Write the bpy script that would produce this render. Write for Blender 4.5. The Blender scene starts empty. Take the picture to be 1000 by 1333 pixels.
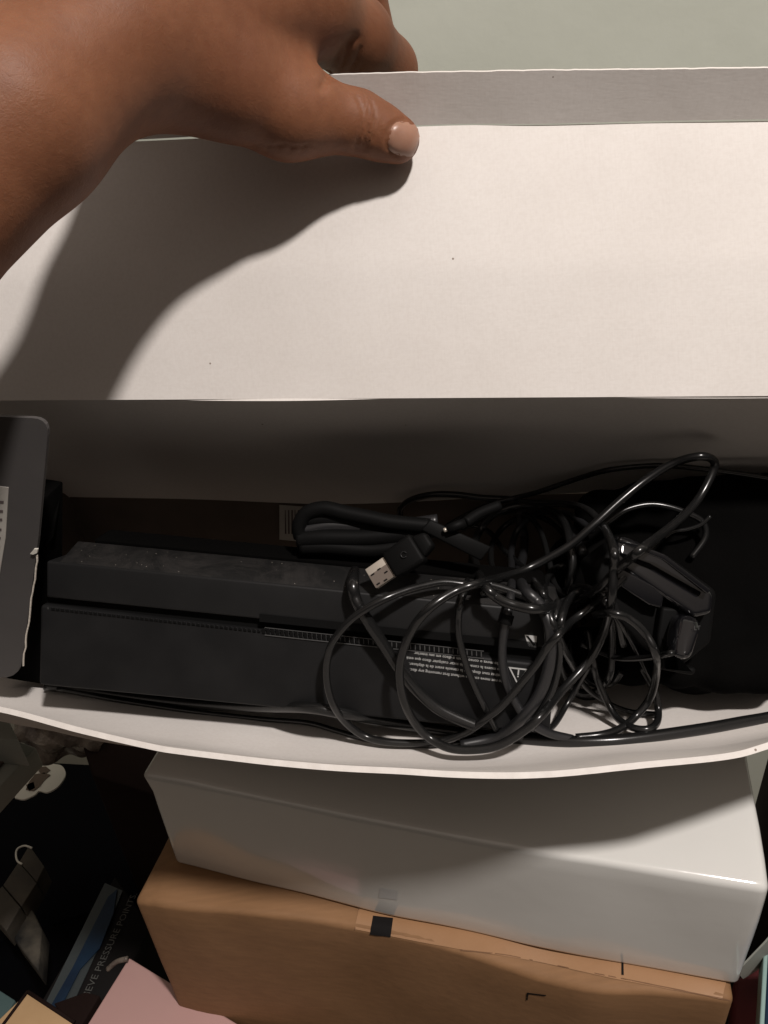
import bpy, bmesh, math, random
import numpy as np
from mathutils import Vector, Matrix
from mathutils.bvhtree import BVHTree
random.seed(7); rng = np.random.RandomState(7)
C = bpy.context.scene.collection
scene = bpy.context.scene

# ------------------------------------------------------------------ camera
PITCH, ROLL, F = math.radians(31.4), math.radians(4.9), 1000.0
CZ = 1.30                                   # camera height above the floor
_r0 = np.array([1., 0, 0]); FW = np.array([0, math.cos(PITCH), -math.sin(PITCH)])
_u0 = np.array([0, math.sin(PITCH), math.cos(PITCH)])
RT = math.cos(ROLL) * _r0 - math.sin(ROLL) * _u0
UP = math.cos(ROLL) * _u0 + math.sin(ROLL) * _r0
CAM = np.array([0, 0, CZ])
cd = bpy.data.cameras.new('camera'); cam = bpy.data.objects.new('camera', cd); C.objects.link(cam)
cd.sensor_fit = 'VERTICAL'; cd.sensor_height = 36; cd.sensor_width = 27; cd.lens = 36 * F / 1333
cd.clip_start = .01; cd.clip_end = 50
cam.matrix_world = Matrix(((RT[0], UP[0], -FW[0], 0), (RT[1], UP[1], -FW[1], 0), (RT[2], UP[2], -FW[2], CZ), (0, 0, 0, 1)))
scene.camera = cam
cd.dof.use_dof = False

# ------------------------------------------------------------------ light
w = bpy.data.worlds.new('World'); scene.world = w; w.use_nodes = True
bg = w.node_tree.nodes['Background']; bg.inputs[1].default_value = .36
_tc = w.node_tree.nodes.new('ShaderNodeTexCoord'); _sx = w.node_tree.nodes.new('ShaderNodeSeparateXYZ'); _rp = w.node_tree.nodes.new('ShaderNodeValToRGB')
w.node_tree.links.new(_tc.outputs['Generated'], _sx.inputs[0]); w.node_tree.links.new(_sx.outputs[2], _rp.inputs[0]); w.node_tree.links.new(_rp.outputs[0], bg.inputs[0])
_rp.color_ramp.elements[0].position = .2; _rp.color_ramp.elements[0].color = (.018, .016, .014, 1)      # room walls dim, ceiling pale
_rp.color_ramp.elements[1].position = .85; _rp.color_ramp.elements[1].color = (1, .84, .72, 1)
L = bpy.data.lights.new('ceiling_bulb', 'AREA'); L.shape = 'DISK'; L.size = .115; L.energy = 31.5; L.color = (1, .93, .885)
lo = bpy.data.objects.new('ceiling_bulb', L); C.objects.link(lo)
lo.location = (.44, -.34, CZ + 1.24)
tgt = Vector((0, .36, CZ - .2)); lo.rotation_euler = (tgt - lo.location).to_track_quat('-Z', 'Y').to_euler()
scene.view_settings.view_transform = 'Standard'; scene.view_settings.look = 'None'
scene.view_settings.exposure = 0; scene.view_settings.gamma = 1

# ------------------------------------------------------------------ helpers
def ray(px, py):
    d = FW + RT * (px - 500) / F + UP * (666.5 - py) / F
    return d                                # unit camera depth
def at_depth(px, py, d): return CAM + ray(px, py) * d
def at_z(px, py, z):                        # z relative to the camera
    r = ray(px, py); return CAM + r * (z / r[2])
class Fr:                                   # a yawed frame: u to the right, v away
    def __init__(s, deg):
        a = math.radians(deg); s.u = np.array([math.cos(a), -math.sin(a), 0]); s.v = np.array([math.sin(a), math.cos(a), 0])
    def at_v(s, px, py, v):
        r = ray(px, py); return CAM + r * (v / r.dot(s.v))
FA, FB = Fr(12), Fr(16.5)
def plane_hit(px, py, p, n):
    r = ray(px, py); return CAM + r * ((p - CAM).dot(n) / r.dot(n))
def depth_of(p): return (np.asarray(p) - CAM).dot(FW)

def link(name, me, m=None, parent=None):
    o = bpy.data.objects.new(name, me); C.objects.link(o)
    if m is not None and me is not None: me.materials.append(m)
    if parent is not None: o.parent = parent
    return o
def mesh(name, vs, fs, m, parent=None, smooth=False, local=None):
    me = bpy.data.meshes.new(name); me.from_pydata([tuple(map(float, v)) for v in vs], [], [tuple(f) for f in fs]); me.validate()
    if smooth: me.shade_smooth()
    bm = bmesh.new(); bm.from_mesh(me); bmesh.ops.recalc_face_normals(bm, faces=bm.faces); bm.to_mesh(me); bm.free()
    return link(name, me, m, parent)
def tag(o, label=None, cat=None, group=None, kind=None):
    if label: o['label'] = label
    if cat: o['category'] = cat
    if group: o['group'] = group
    if kind: o['kind'] = kind
    return o
def empty(name, label, cat, group=None):
    return tag(bpy.data.objects.new(name, None), label, cat, group)
def thing(name, label, cat, group=None):
    o = empty(name, label, cat, group); C.objects.link(o); return o
def catmull(P, n=8):
    P = np.asarray(P, float)
    if len(P) < 3: 
        t = np.linspace(0, 1, n + 1)[:, None]; return P[0] * (1 - t) + P[-1] * t
    Q = np.vstack([2 * P[0] - P[1], P, 2 * P[-1] - P[-2]]); out = []
    for i in range(1, len(Q) - 2):
        p0, p1, p2, p3 = Q[i - 1:i + 3]
        for t in np.arange(n) / n:
            out.append(.5 * (2 * p1 + (p2 - p0) * t + (2 * p0 - 5 * p1 + 4 * p2 - p3) * t * t + (3 * p1 - p0 - 3 * p2 + p3) * t ** 3))
    out.append(P[-1]); return np.array(out)
def resample(P, n):
    P = np.asarray(P, float); s = np.r_[0, np.cumsum(np.linalg.norm(np.diff(P, axis=0), axis=1))]; t = np.linspace(0, s[-1], n)
    return np.stack([np.interp(t, s, P[:, k]) for k in range(P.shape[1])], 1)
def vnoise(p, f, seed=0):
    from mathutils import noise
    return np.array([noise.noise(Vector(q) * f + Vector((seed * 7.3, 0, 0))) for q in np.asarray(p).reshape(-1, 3)])
def sheet(name, rows, t, m, parent=None, nu=60, nv=14, amp=0, freq=12, rag=0, side=1, smooth=True, rowcurve=True, ragrow=0):
    """a sheet of board through the curves `rows`, of thickness t"""
    R = [resample(catmull(r, 8) if rowcurve else r, nu) for r in rows]
    cols = np.stack(R, 0)                    # k, nu, 3
    G = np.stack([resample(cols[:, j], nv) for j in range(nu)], 1)   # nv, nu, 3
    du = np.gradient(G, axis=1); dv = np.gradient(G, axis=0)
    N = np.cross(du, dv); N /= np.linalg.norm(N, axis=2, keepdims=True) + 1e-12
    if amp: G = G + N * (vnoise(G, freq).reshape(nv, nu, 1) * amp)
    if rag:
        e = vnoise(G[ragrow], 120, 3) * rag + vnoise(G[ragrow], 420, 5) * rag * .6
        d = G[ragrow] - G[1 if ragrow == 0 else -2]; d /= np.linalg.norm(d, axis=1, keepdims=True)
        G[ragrow] = G[ragrow] + d * e[:, None]
    B = G - N * t * side
    vs = np.vstack([G.reshape(-1, 3), B.reshape(-1, 3)]); n0 = nu * nv; fs = []
    for i in range(nv - 1):
        for j in range(nu - 1):
            a = i * nu + j; fs.append((a, a + 1, a + nu + 1, a + nu)); fs.append((n0 + a, n0 + a + nu, n0 + a + nu + 1, n0 + a + 1))
    for j in range(nu - 1):
        fs.append((j, n0 + j, n0 + j + 1, j + 1)); a = (nv - 1) * nu + j; fs.append((a, a + 1, n0 + a + 1, n0 + a))
    for i in range(nv - 1):
        a = i * nu; fs.append((a, a + nu, n0 + a + nu, n0 + a)); a = i * nu + nu - 1; fs.append((a, n0 + a, n0 + a + nu, a + nu))
    o = mesh(name, vs, fs, m, parent)
    if smooth:
        o.data.shade_smooth(); o.data.set_sharp_from_angle(angle=math.radians(40))
    return o
def prism(name, corners8, m, parent=None, bev=0, seg=2, sub=0, amp=0, freq=10):
    """hexahedron: four bottom corners, four top corners, in the same turn"""
    c = [Vector(x) for x in corners8]; bm = bmesh.new(); v = [bm.verts.new(x) for x in c]
    for f in ((0, 1, 2, 3), (7, 6, 5, 4), (0, 4, 5, 1), (1, 5, 6, 2), (2, 6, 7, 3), (3, 7, 4, 0)): bm.faces.new([v[i] for i in f])
    bmesh.ops.recalc_face_normals(bm, faces=bm.faces)
    if bev: bmesh.ops.bevel(bm, geom=bm.edges[:] , offset=bev, segments=seg, profile=.5, affect='EDGES')
    if sub:
        bmesh.ops.subdivide_edges(bm, edges=[e for e in bm.edges if e.calc_length() > .02], cuts=sub, use_grid_fill=True)
        if amp:
            from mathutils import noise
            bm.normal_update()
            for q in bm.verts: q.co += q.normal * amp * noise.noise(q.co * freq)
    me = bpy.data.meshes.new(name); bm.to_mesh(me); bm.free(); me.shade_smooth(); me.set_sharp_from_angle(angle=math.radians(50))
    return link(name, me, m, parent)
def box_at(name, o, eu, ev, ew, m, parent=None, bev=0, **k):
    o, eu, ev, ew = map(np.asarray, (o, eu, ev, ew))
    b = [o, o + eu, o + eu + ev, o + ev]; return prism(name, b + [x + ew for x in b], m, parent, bev, **k)
def tube(name, P, r, m, parent=None, n=14, taper=None):
    P = np.asarray(P, float); T = np.gradient(P, axis=0); T /= np.linalg.norm(T, axis=1, keepdims=True) + 1e-12
    a = np.cross(T[0], [0.3, .2, 1.]); a /= np.linalg.norm(a); vs = []; K = len(P)
    R = np.full(K, r) if np.isscalar(r) else np.asarray(r)
    for i in range(K):
        a = a - T[i] * a.dot(T[i]); a /= np.linalg.norm(a); b = np.cross(T[i], a)
        for k in range(n):
            th = 2 * math.pi * k / n; vs.append(P[i] + (a * math.cos(th) + b * math.sin(th)) * R[i])
    fs = [(i * n + k, i * n + (k + 1) % n, (i + 1) * n + (k + 1) % n, (i + 1) * n + k) for i in range(K - 1) for k in range(n)]
    fs += [tuple(range(n))[::-1], tuple((K - 1) * n + k for k in range(n))]
    o = mesh(name, vs, fs, m, parent, smooth=True); return o
def flat(name, pts, nrm, t, m, parent=None):
    """polygon given by 3-D points, raised t along nrm"""
    pts = [np.asarray(p) for p in pts]; n = len(pts); nrm = np.asarray(nrm)
    vs = pts + [p + nrm * t for p in pts]
    fs = [tuple(range(n)), tuple(range(n, 2 * n))] + [(i, (i + 1) % n, n + (i + 1) % n, n + i) for i in range(n)]
    return mesh(name, vs, fs, m, parent)
def text(name, s, origin, ex, ey, size, m, parent=None, lift=.0003, bold=0, spacing=1):
    cu = bpy.data.curves.new(name, 'FONT'); cu.body = s; cu.size = size; cu.offset = bold; cu.space_character = spacing
    cu.resolution_u = 2
    o = bpy.data.objects.new(name + '_tmp', cu); C.objects.link(o)
    bpy.context.view_layer.update()
    me = bpy.data.meshes.new_from_object(o.evaluated_get(bpy.context.evaluated_depsgraph_get())); bpy.data.objects.remove(o)
    ex, ey = np.asarray(ex) / np.linalg.norm(ex), np.asarray(ey) / np.linalg.norm(ey); ez = np.cross(ex, ey)
    for v in me.vertices:
        p = np.asarray(origin) + ex * v.co.x + ey * v.co.y + ez * lift; v.co = Vector(p)
    me.name = name; me.materials.clear()
    return link(name, me, m, parent)

# --- smooth distance fields meshed with surface nets
def surface_nets(Fd, org, h):
    S = Fd < 0; nx, ny, nz = Fd.shape
    c = np.zeros((nx - 1, ny - 1, nz - 1), int); acc = np.zeros(c.shape + (3,)); cnt = np.zeros(c.shape)
    for dx in (0, 1):
        for dy in (0, 1):
            for dz in (0, 1): c += S[dx:nx - 1 + dx, dy:ny - 1 + dy, dz:nz - 1 + dz]
    act = (c > 0) & (c < 8); idx = np.full(c.shape, -1); I = np.argwhere(act); idx[act] = np.arange(len(I))
    V = np.zeros((len(I), 3)); cn = np.zeros(len(I))
    offs = [(a, b, d) for a in (0, 1) for b in (0, 1) for d in (0, 1)]
    for o in offs:
        for ax in range(3):
            if o[ax]: continue
            p = list(o); p[ax] = 1
            f0 = Fd[I[:, 0] + o[0], I[:, 1] + o[1], I[:, 2] + o[2]]; f1 = Fd[I[:, 0] + p[0], I[:, 1] + p[1], I[:, 2] + p[2]]
            msk = (f0 < 0) != (f1 < 0); t = np.where(msk, f0 / (f0 - f1 + 1e-20), 0)
            q = np.tile(np.array(o, float), (len(I), 1)); q[:, ax] += t
            V[msk] += q[msk]; cn[msk] += 1
    V = V / cn[:, None] + I; fs = []
    for ax in range(3):
        sl0 = [slice(1, -1)] * 3; sl0[ax] = slice(0, -1); sl1 = [slice(1, -1)] * 3; sl1[ax] = slice(1, None)
        A = S[tuple(sl0)]; B = S[tuple(sl1)]; E = np.argwhere(A != B)
        b, d = [k for k in range(3) if k != ax]
        E2 = E.copy(); E2[:, b] += 1; E2[:, d] += 1
        def cell(ob, od):
            q = E2.copy(); q[:, b] -= ob; q[:, d] -= od; return idx[q[:, 0], q[:, 1], q[:, 2]]
        fs.append(np.stack([cell(1, 1), cell(0, 1), cell(0, 0), cell(1, 0)], 1))
    fs = np.vstack(fs); fs = fs[(fs >= 0).all(1)]
    return V * h + org, fs
class SDF:
    def __init__(s, lo, hi, h):
        s.lo = np.array(lo, float); s.h = h; s.n = np.ceil((np.array(hi) - s.lo) / h).astype(int) + 1
        s.F = np.full(s.n, .05, np.float32)
    def region(s, mn, mx):
        a = np.clip(np.floor((mn - s.lo) / s.h).astype(int), 0, s.n - 1); b = np.clip(np.ceil((mx - s.lo) / s.h).astype(int) + 1, 1, s.n)
        ax = [s.lo[k] + s.h * np.arange(a[k], b[k]) for k in range(3)]
        return tuple(slice(a[k], b[k]) for k in range(3)), np.stack(np.meshgrid(*ax, indexing='ij'), -1).astype(np.float32)
    def cone(s, a, b, ra, rb, k=.006, sub=False, flatn=None, fl=1.0):
        a, b = np.asarray(a, float), np.asarray(b, float); R = max(ra, rb) * 1.1 + 4 * k + .004
        sl, P = s.region(np.minimum(a, b) - R, np.maximum(a, b) + R)
        if P.size == 0: return
        ab = b - a; t = np.clip(((P - a) @ ab) / (ab @ ab + 1e-12), 0, 1); Q = P - a - t[..., None] * ab
        if flatn is not None:
            n = np.asarray(flatn) / np.linalg.norm(flatn); c = (Q @ n); Q = Q + c[..., None] * n * (1 / fl - 1)
        d = np.linalg.norm(Q, axis=-1) - (ra + (rb - ra) * t)
        f = s.F[sl]
        if sub: d = -d; h = np.clip(.5 - .5 * (f - d) / k, 0, 1); s.F[sl] = f * (1 - h) + d * h + k * h * (1 - h)
        else: h = np.clip(.5 + .5 * (f - d) / k, 0, 1); s.F[sl] = f * (1 - h) + d * h - k * h * (1 - h)
    def build(s, name, m, parent=None, it=2, cs=None):
        V, fs = surface_nets(s.F, s.lo, s.h)
        if cs is not None: V = CAM + V[:, :1] * RT + V[:, 1:2] * UP + V[:, 2:3] * FW
        me = bpy.data.meshes.new(name); me.vertices.add(len(V)); me.vertices.foreach_set('co', V.ravel().astype(np.float32))
        me.loops.add(len(fs) * 4); me.loops.foreach_set('vertex_index', fs.ravel().astype(np.int32)); me.polygons.add(len(fs))
        me.polygons.foreach_set('loop_start', np.arange(len(fs), dtype=np.int32) * 4); me.update(calc_edges=True); me.validate()
        bm = bmesh.new(); bm.from_mesh(me); bmesh.ops.recalc_face_normals(bm, faces=bm.faces)
        for _ in range(it): bmesh.ops.smooth_vert(bm, verts=bm.verts, factor=.5, use_axis_x=True, use_axis_y=True, use_axis_z=True)
        bm.to_mesh(me); bm.free(); me.shade_smooth(); return link(name, me, m, parent)
def cs(px, py, d): return np.array([(px - 500) * d / F, (666.5 - py) * d / F, d])   # camera-space metric point

# ------------------------------------------------------------------ materials
def M(name, col, rough=.6, spec=.5, noise=None, bump=None, coat=0, sss=0, metal=0, extra=None):
    m = bpy.data.materials.new(name); m.use_nodes = True; nt = m.node_tree; b = nt.nodes['Principled BSDF']
    b.inputs['Base Color'].default_value = (*col, 1); b.inputs['Roughness'].default_value = rough
    b.inputs['Specular IOR Level'].default_value = spec; b.inputs['Metallic'].default_value = metal
    b.inputs['Coat Weight'].default_value = coat; b.inputs['Coat Roughness'].default_value = .08
    tc = nt.nodes.new('ShaderNodeTexCoord')
    if noise:                                # (scale, detail, dark colour, light colour, lo, hi)
        sc, det, ca, cb, lo_, hi_ = noise
        n = nt.nodes.new('ShaderNodeTexNoise'); n.inputs['Scale'].default_value = sc; n.inputs['Detail'].default_value = det
        r = nt.nodes.new('ShaderNodeValToRGB'); r.color_ramp.elements[0].position = lo_; r.color_ramp.elements[1].position = hi_
        r.color_ramp.elements[0].color = (*ca, 1); r.color_ramp.elements[1].color = (*cb, 1)
        nt.links.new(tc.outputs['Object'], n.inputs['Vector']); nt.links.new(n.outputs['Fac'], r.inputs[0]); nt.links.new(r.outputs[0], b.inputs['Base Color'])
    if bump:                                 # list of (scale, strength, distance)
        prev = None
        for sc, st, di in bump:
            n = nt.nodes.new('ShaderNodeTexNoise'); n.inputs['Scale'].default_value = sc; n.inputs['Detail'].default_value = 4
            q = nt.nodes.new('ShaderNodeBump'); q.inputs['Strength'].default_value = st; q.inputs['Distance'].default_value = di
            nt.links.new(tc.outputs['Object'], n.inputs['Vector']); nt.links.new(n.outputs['Fac'], q.inputs['Height'])
            if prev: nt.links.new(prev.outputs[0], q.inputs['Normal'])
            prev = q
        nt.links.new(prev.outputs[0], b.inputs['Normal'])
    if sss:
        b.inputs['Subsurface Weight'].default_value = sss; b.inputs['Subsurface Radius'].default_value = (.010, .0035, .0015); b.inputs['Subsurface Scale'].default_value = .35
    if extra: extra(nt, b, tc)
    return m
def linen(nt, b, tc):                       # fine woven tooth of the liner paper
    prev = b.inputs['Normal'].links[0].from_node if b.inputs['Normal'].links else None
    for sc in ((1500, 60, 60), (50, 1500, 1500)):
        mp = nt.nodes.new('ShaderNodeMapping'); mp.inputs['Scale'].default_value = tuple(x * .6 for x in sc)
        n = nt.nodes.new('ShaderNodeTexNoise'); n.inputs['Scale'].default_value = 1; n.inputs['Detail'].default_value = 2
        q = nt.nodes.new('ShaderNodeBump'); q.inputs['Strength'].default_value = .11; q.inputs['Distance'].default_value = .0004
        nt.links.new(tc.outputs['Object'], mp.inputs[0]); nt.links.new(mp.outputs[0], n.inputs['Vector']); nt.links.new(n.outputs['Fac'], q.inputs['Height'])
        if prev: nt.links.new(prev.outputs[0], q.inputs['Normal'])
        prev = q
    nt.links.new(prev.outputs[0], b.inputs['Normal'])
    src = b.inputs['Base Color'].links[0].from_socket
    v = nt.nodes.new('ShaderNodeTexVoronoi'); v.inputs['Scale'].default_value = 34; g = nt.nodes.new('ShaderNodeMath'); g.operation = 'LESS_THAN'; g.inputs[1].default_value = .02
    n = nt.nodes.new('ShaderNodeTexNoise'); n.inputs['Scale'].default_value = 500; n.inputs['Detail'].default_value = 3
    r = nt.nodes.new('ShaderNodeValToRGB'); r.color_ramp.elements[0].color = (.965, .96, .955, 1); r.color_ramp.elements[0].position = .35; r.color_ramp.elements[1].color = (1, 1, 1, 1); r.color_ramp.elements[1].position = .6
    mx = nt.nodes.new('ShaderNodeMixRGB'); mx.blend_type = 'MULTIPLY'; mx.inputs[0].default_value = 1
    m2 = nt.nodes.new('ShaderNodeMixRGB'); m2.inputs[2].default_value = (.25, .2, .17, 1)
    nt.links.new(tc.outputs['Object'], v.inputs['Vector']); nt.links.new(tc.outputs['Object'], n.inputs['Vector']); nt.links.new(v.outputs['Distance'], g.inputs[0]); nt.links.new(n.outputs['Fac'], r.inputs[0])
    nt.links.new(src, mx.inputs[1]); nt.links.new(r.outputs[0], mx.inputs[2]); nt.links.new(g.outputs[0], m2.inputs[0]); nt.links.new(mx.outputs[0], m2.inputs[1]); nt.links.new(m2.outputs[0], b.inputs['Base Color'])
m_liner = M('white_liner', (.72, .67, .62), .75, .3, noise=(9, 5, (.67, .632, .595), (.73, .695, .66), .3, .65), bump=[(14, .25, .004)], extra=linen)
m_torn = M('torn_paper', (.62, .57, .5), .9, .2, bump=[(500, .5, .001)])
m_gloss_white = M('glossy_white_board', (.62, .62, .59), .14, .8, noise=(7, 4, (.63, .625, .595), (.69, .685, .655), .3, .7), bump=[(16, .2, .003), (300, .03, .0006)], coat=.6)
def fibres(nt, b, tc):
    src = b.inputs['Base Color'].links[0].from_socket
    mp = nt.nodes.new('ShaderNodeMapping'); mp.inputs['Scale'].default_value = (22, 220, 220); mp.inputs['Rotation'].default_value = (0, 0, .35)
    n = nt.nodes.new('ShaderNodeTexNoise'); n.inputs['Scale'].default_value = 1.5; n.inputs['Detail'].default_value = 6
    mx = nt.nodes.new('ShaderNodeMixRGB'); mx.blend_type = 'MULTIPLY'; mx.inputs[0].default_value = .32
    nt.links.new(tc.outputs['Object'], mp.inputs[0]); nt.links.new(mp.outputs[0], n.inputs['Vector'])
    nt.links.new(src, mx.inputs[1]); nt.links.new(n.outputs['Fac'], mx.inputs[2]); nt.links.new(mx.outputs[0], b.inputs['Base Color'])
m_kraft = M('kraft_board', (.32, .16, .075), .7, .25, noise=(14, 6, (.245, .130, .060), (.30, .164, .080), .3, .7), bump=[(20, .3, .003), (220, .12, .0008)], extra=fibres)
m_console = M('matte_black_plastic', (.012, .012, .013), .55, .15, noise=(40, 6, (.008, .008, .0083), (.012, .012, .0123), .4, .75), bump=[(1500, .12, .0002)])
m_console2 = M('charcoal_plastic', (.02, .021, .022), .5, .2, noise=(30, 6, (.0105, .0105, .0107), (.014, .014, .0142), .4, .8), bump=[(1500, .12, .0002)])
def dusty(nt, b, tc):
    n = nt.nodes.new('ShaderNodeTexNoise'); n.inputs['Scale'].default_value = 26; n.inputs['Detail'].default_value = 9; n.inputs['Roughness'].default_value = .75; n.inputs['Distortion'].default_value = 1.2
    r = nt.nodes.new('ShaderNodeValToRGB'); r.color_ramp.elements[0].position = .42; r.color_ramp.elements[1].position = .68
    r.color_ramp.elements[0].color = (.008, .008, .008, 1); r.color_ramp.elements[1].color = (.026, .024, .023, 1)
    v = nt.nodes.new('ShaderNodeTexVoronoi'); v.inputs['Scale'].default_value = 220
    g = nt.nodes.new('ShaderNodeMath'); g.operation = 'LESS_THAN'; g.inputs[1].default_value = .06
    mx = nt.nodes.new('ShaderNodeMixRGB'); mx.inputs[2].default_value = (.25, .23, .2, 1)
    nt.links.new(tc.outputs['Object'], n.inputs['Vector']); nt.links.new(n.outputs['Fac'], r.inputs[0])
    nt.links.new(tc.outputs['Object'], v.inputs['Vector']); nt.links.new(v.outputs['Distance'], g.inputs[0])
    nt.links.new(g.outputs[0], mx.inputs[0]); nt.links.new(r.outputs[0], mx.inputs[1]); nt.links.new(mx.outputs[0], b.inputs['Base Color'])
m_inner = M('inner_brown', (.12, .09, .07), .85, .1, noise=(20, 5, (.095, .076, .062), (.125, .10, .082), .3, .7), extra=None)  # even dark brown on the back wall, side walls and floor
m_dusty = M('dusty_gloss_plastic', (.01, .01, .01), .5, .3, extra=dusty)
m_cable = M('black_cable_jacket', (.008, .008, .008), .24, .5, bump=[(900, .06, .0003)])
m_cable2 = M('grey_black_cable_jacket', (.014, .014, .015), .36, .5, bump=[(900, .06, .0003)])
m_rubber = M('black_rubber', (.004, .004, .004), .55, .07, bump=[(1400, .2, .0003)])
m_gloss = M('piano_black', (.006, .006, .007), .10, .5, coat=.5, bump=[(60, .03, .001)])
m_void = M('strap_and_shade_black', (.0022, .0021, .002), .95, .03, bump=[(120, .4, .002)])  # black of the strap end, and of shade built as solid pieces
m_metal = M('nickel', (.62, .56, .48), .38, .5, metal=.55)
m_dark = M('dark_hole', (.004, .004, .004), .9, .1)
m_print = M('pale_print', (.42, .42, .41), .7, .2)
m_black = M('black_print', (.008, .007, .007), .7, .1)
m_card = M('grey_card', (.08, .075, .08), .6, .2, noise=(30, 5, (.064, .060, .059), (.074, .069, .067), .3, .7), bump=[(200, .1, .0006)])
m_label = M('off_white_label', (.42, .40, .36), .6, .3, noise=(40, 4, (.36, .34, .31), (.44, .42, .38), .3, .7))
m_labelprint = M('label_print', (.10, .08, .08), .7, .2)
m_wall = M('grey_green_wall', (.56, .58, .50), .8, .2, noise=(5, 5, (.52, .54, .465), (.60, .62, .54), .3, .7), bump=[(35, .3, .002), (180, .1, .001)])
def speck(nt, b, tc):
    v = nt.nodes.new('ShaderNodeTexVoronoi'); v.inputs['Scale'].default_value = 260; r = nt.nodes.new('ShaderNodeValToRGB')
    r.color_ramp.elements[0].color = (.05, .045, .04, 1); r.color_ramp.elements[1].color = (.34, .30, .25, 1); r.color_ramp.elements[1].position = .9
    nt.links.new(tc.outputs['Object'], v.inputs['Vector']); nt.links.new(v.outputs['Color'], r.inputs[0]); nt.links.new(r.outputs[0], b.inputs['Base Color'])
m_carpet = M('speckled_carpet', (.2, .18, .15), .95, .1, bump=[(400, .8, .003)], extra=speck)
m_pink = M('pink_board', (.5, .31, .29), .4, .3, noise=(6, 4, (.42, .255, .235), (.47, .29, .27), .3, .7), bump=[(14, .2, .003)])
def skinx(nt, b, tc):
    prev = b.inputs['Normal'].links[0].from_node
    for sc, st, di in ((420, .2, .0005), (1100, .25, .0003)):
        v = nt.nodes.new('ShaderNodeTexVoronoi'); v.feature = 'DISTANCE_TO_EDGE'; v.inputs['Scale'].default_value = sc
        nz = nt.nodes.new('ShaderNodeTexNoise'); nz.inputs['Scale'].default_value = sc * .5
        ad = nt.nodes.new('ShaderNodeMixRGB'); ad.inputs[0].default_value = .004 * 420 / sc
        nt.links.new(tc.outputs['Object'], ad.inputs[1]); nt.links.new(tc.outputs['Object'], nz.inputs['Vector']); nt.links.new(nz.outputs['Color'], ad.inputs[2]); nt.links.new(ad.outputs[0], v.inputs['Vector'])
        q = nt.nodes.new('ShaderNodeBump'); q.inputs['Strength'].default_value = st; q.inputs['Distance'].default_value = di
        nt.links.new(v.outputs['Distance'], q.inputs['Height']); nt.links.new(prev.outputs[0], q.inputs['Normal']); prev = q
    nt.links.new(prev.outputs[0], b.inputs['Normal'])
    src = b.inputs['Base Color'].links[0].from_socket
    n = nt.nodes.new('ShaderNodeTexNoise'); n.inputs['Scale'].default_value = 160; n.inputs['Detail'].default_value = 5
    r = nt.nodes.new('ShaderNodeValToRGB'); r.color_ramp.elements[0].color = (.88, .85, .84, 1); r.color_ramp.elements[0].position = .35; r.color_ramp.elements[1].color = (1.0, 1, 1, 1); r.color_ramp.elements[1].position = .6
    mx = nt.nodes.new('ShaderNodeMixRGB'); mx.blend_type = 'MULTIPLY'; mx.inputs[0].default_value = .8
    nt.links.new(tc.outputs['Object'], n.inputs['Vector']); nt.links.new(n.outputs['Fac'], r.inputs[0]); nt.links.new(src, mx.inputs[1]); nt.links.new(r.outputs[0], mx.inputs[2]); nt.links.new(mx.outputs[0], b.inputs['Base Color'])
m_skin = M('skin', (.2, .09, .05), .55, .28, noise=(14, 6, (.150, .057, .027), (.215, .088, .043), .3, .7), bump=[(60, .2, .002), (260, .15, .0008)], sss=.2, extra=skinx)
m_nail = M('nail', (.50, .29, .20), .38, .5, noise=(60, 3, (.28, .145, .095), (.36, .20, .14), .3, .7), coat=0, sss=.1)
m_greypaint = M('grey_painted_wood', (.27, .28, .25), .6, .3, bump=[(60, .1, .001)])
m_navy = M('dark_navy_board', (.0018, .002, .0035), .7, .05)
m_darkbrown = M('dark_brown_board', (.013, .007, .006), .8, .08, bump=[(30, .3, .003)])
m_blue = M('blue_print', (.012, .075, .20), .5, .3, noise=(28, 4, (.002, .010, .028), (.005, .022, .05), .35, .65))  # blue darkened, the shade at the lower left is in the colour
m_bluegrey = M('pale_blue_print', (.036, .044, .047), .4, .4)  # pale band lowered in colour for the shade over the package
m_white = M('white_card', (.62, .60, .54), .6, .3)
m_sketch = M('brown_print', (.12, .09, .07), .7, .2)
m_wood = M('pale_wood_block', (.10, .085, .06), .7, .3, noise=(30, 5, (.035, .03, .024), (.07, .058, .044), .3, .7))  # wood tone includes the shade the blocks lie in
m_tan = M('tan_board', (.46, .30, .16), .65, .3, noise=(20, 5, (.42, .27, .14), (.5, .33, .18), .3, .7), bump=[(120, .15, .001)])
m_teal = M('dark_teal_board', (.05, .085, .085), .6, .3)
m_film = M('crinkled_film', (.30, .27, .23), .35, .4, noise=(45, 6, (.05, .035, .03), (.20, .17, .14), .35, .65), bump=[(60, .9, .006)])  # colour darkened to carry the shade at the left
m_maroon = M('maroon_cloth', (.10, .016, .018), .7, .3, noise=(20, 4, (.05, .008, .01), (.12, .02, .022), .3, .7))
m_tealedge = M('pale_teal_edge', (.25, .36, .34), .4, .4)
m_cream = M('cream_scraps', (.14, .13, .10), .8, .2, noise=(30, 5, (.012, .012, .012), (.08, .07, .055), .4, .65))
m_sleeve = M('dark_sleeve', (.03, .012, .012), .9, .1)

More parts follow.
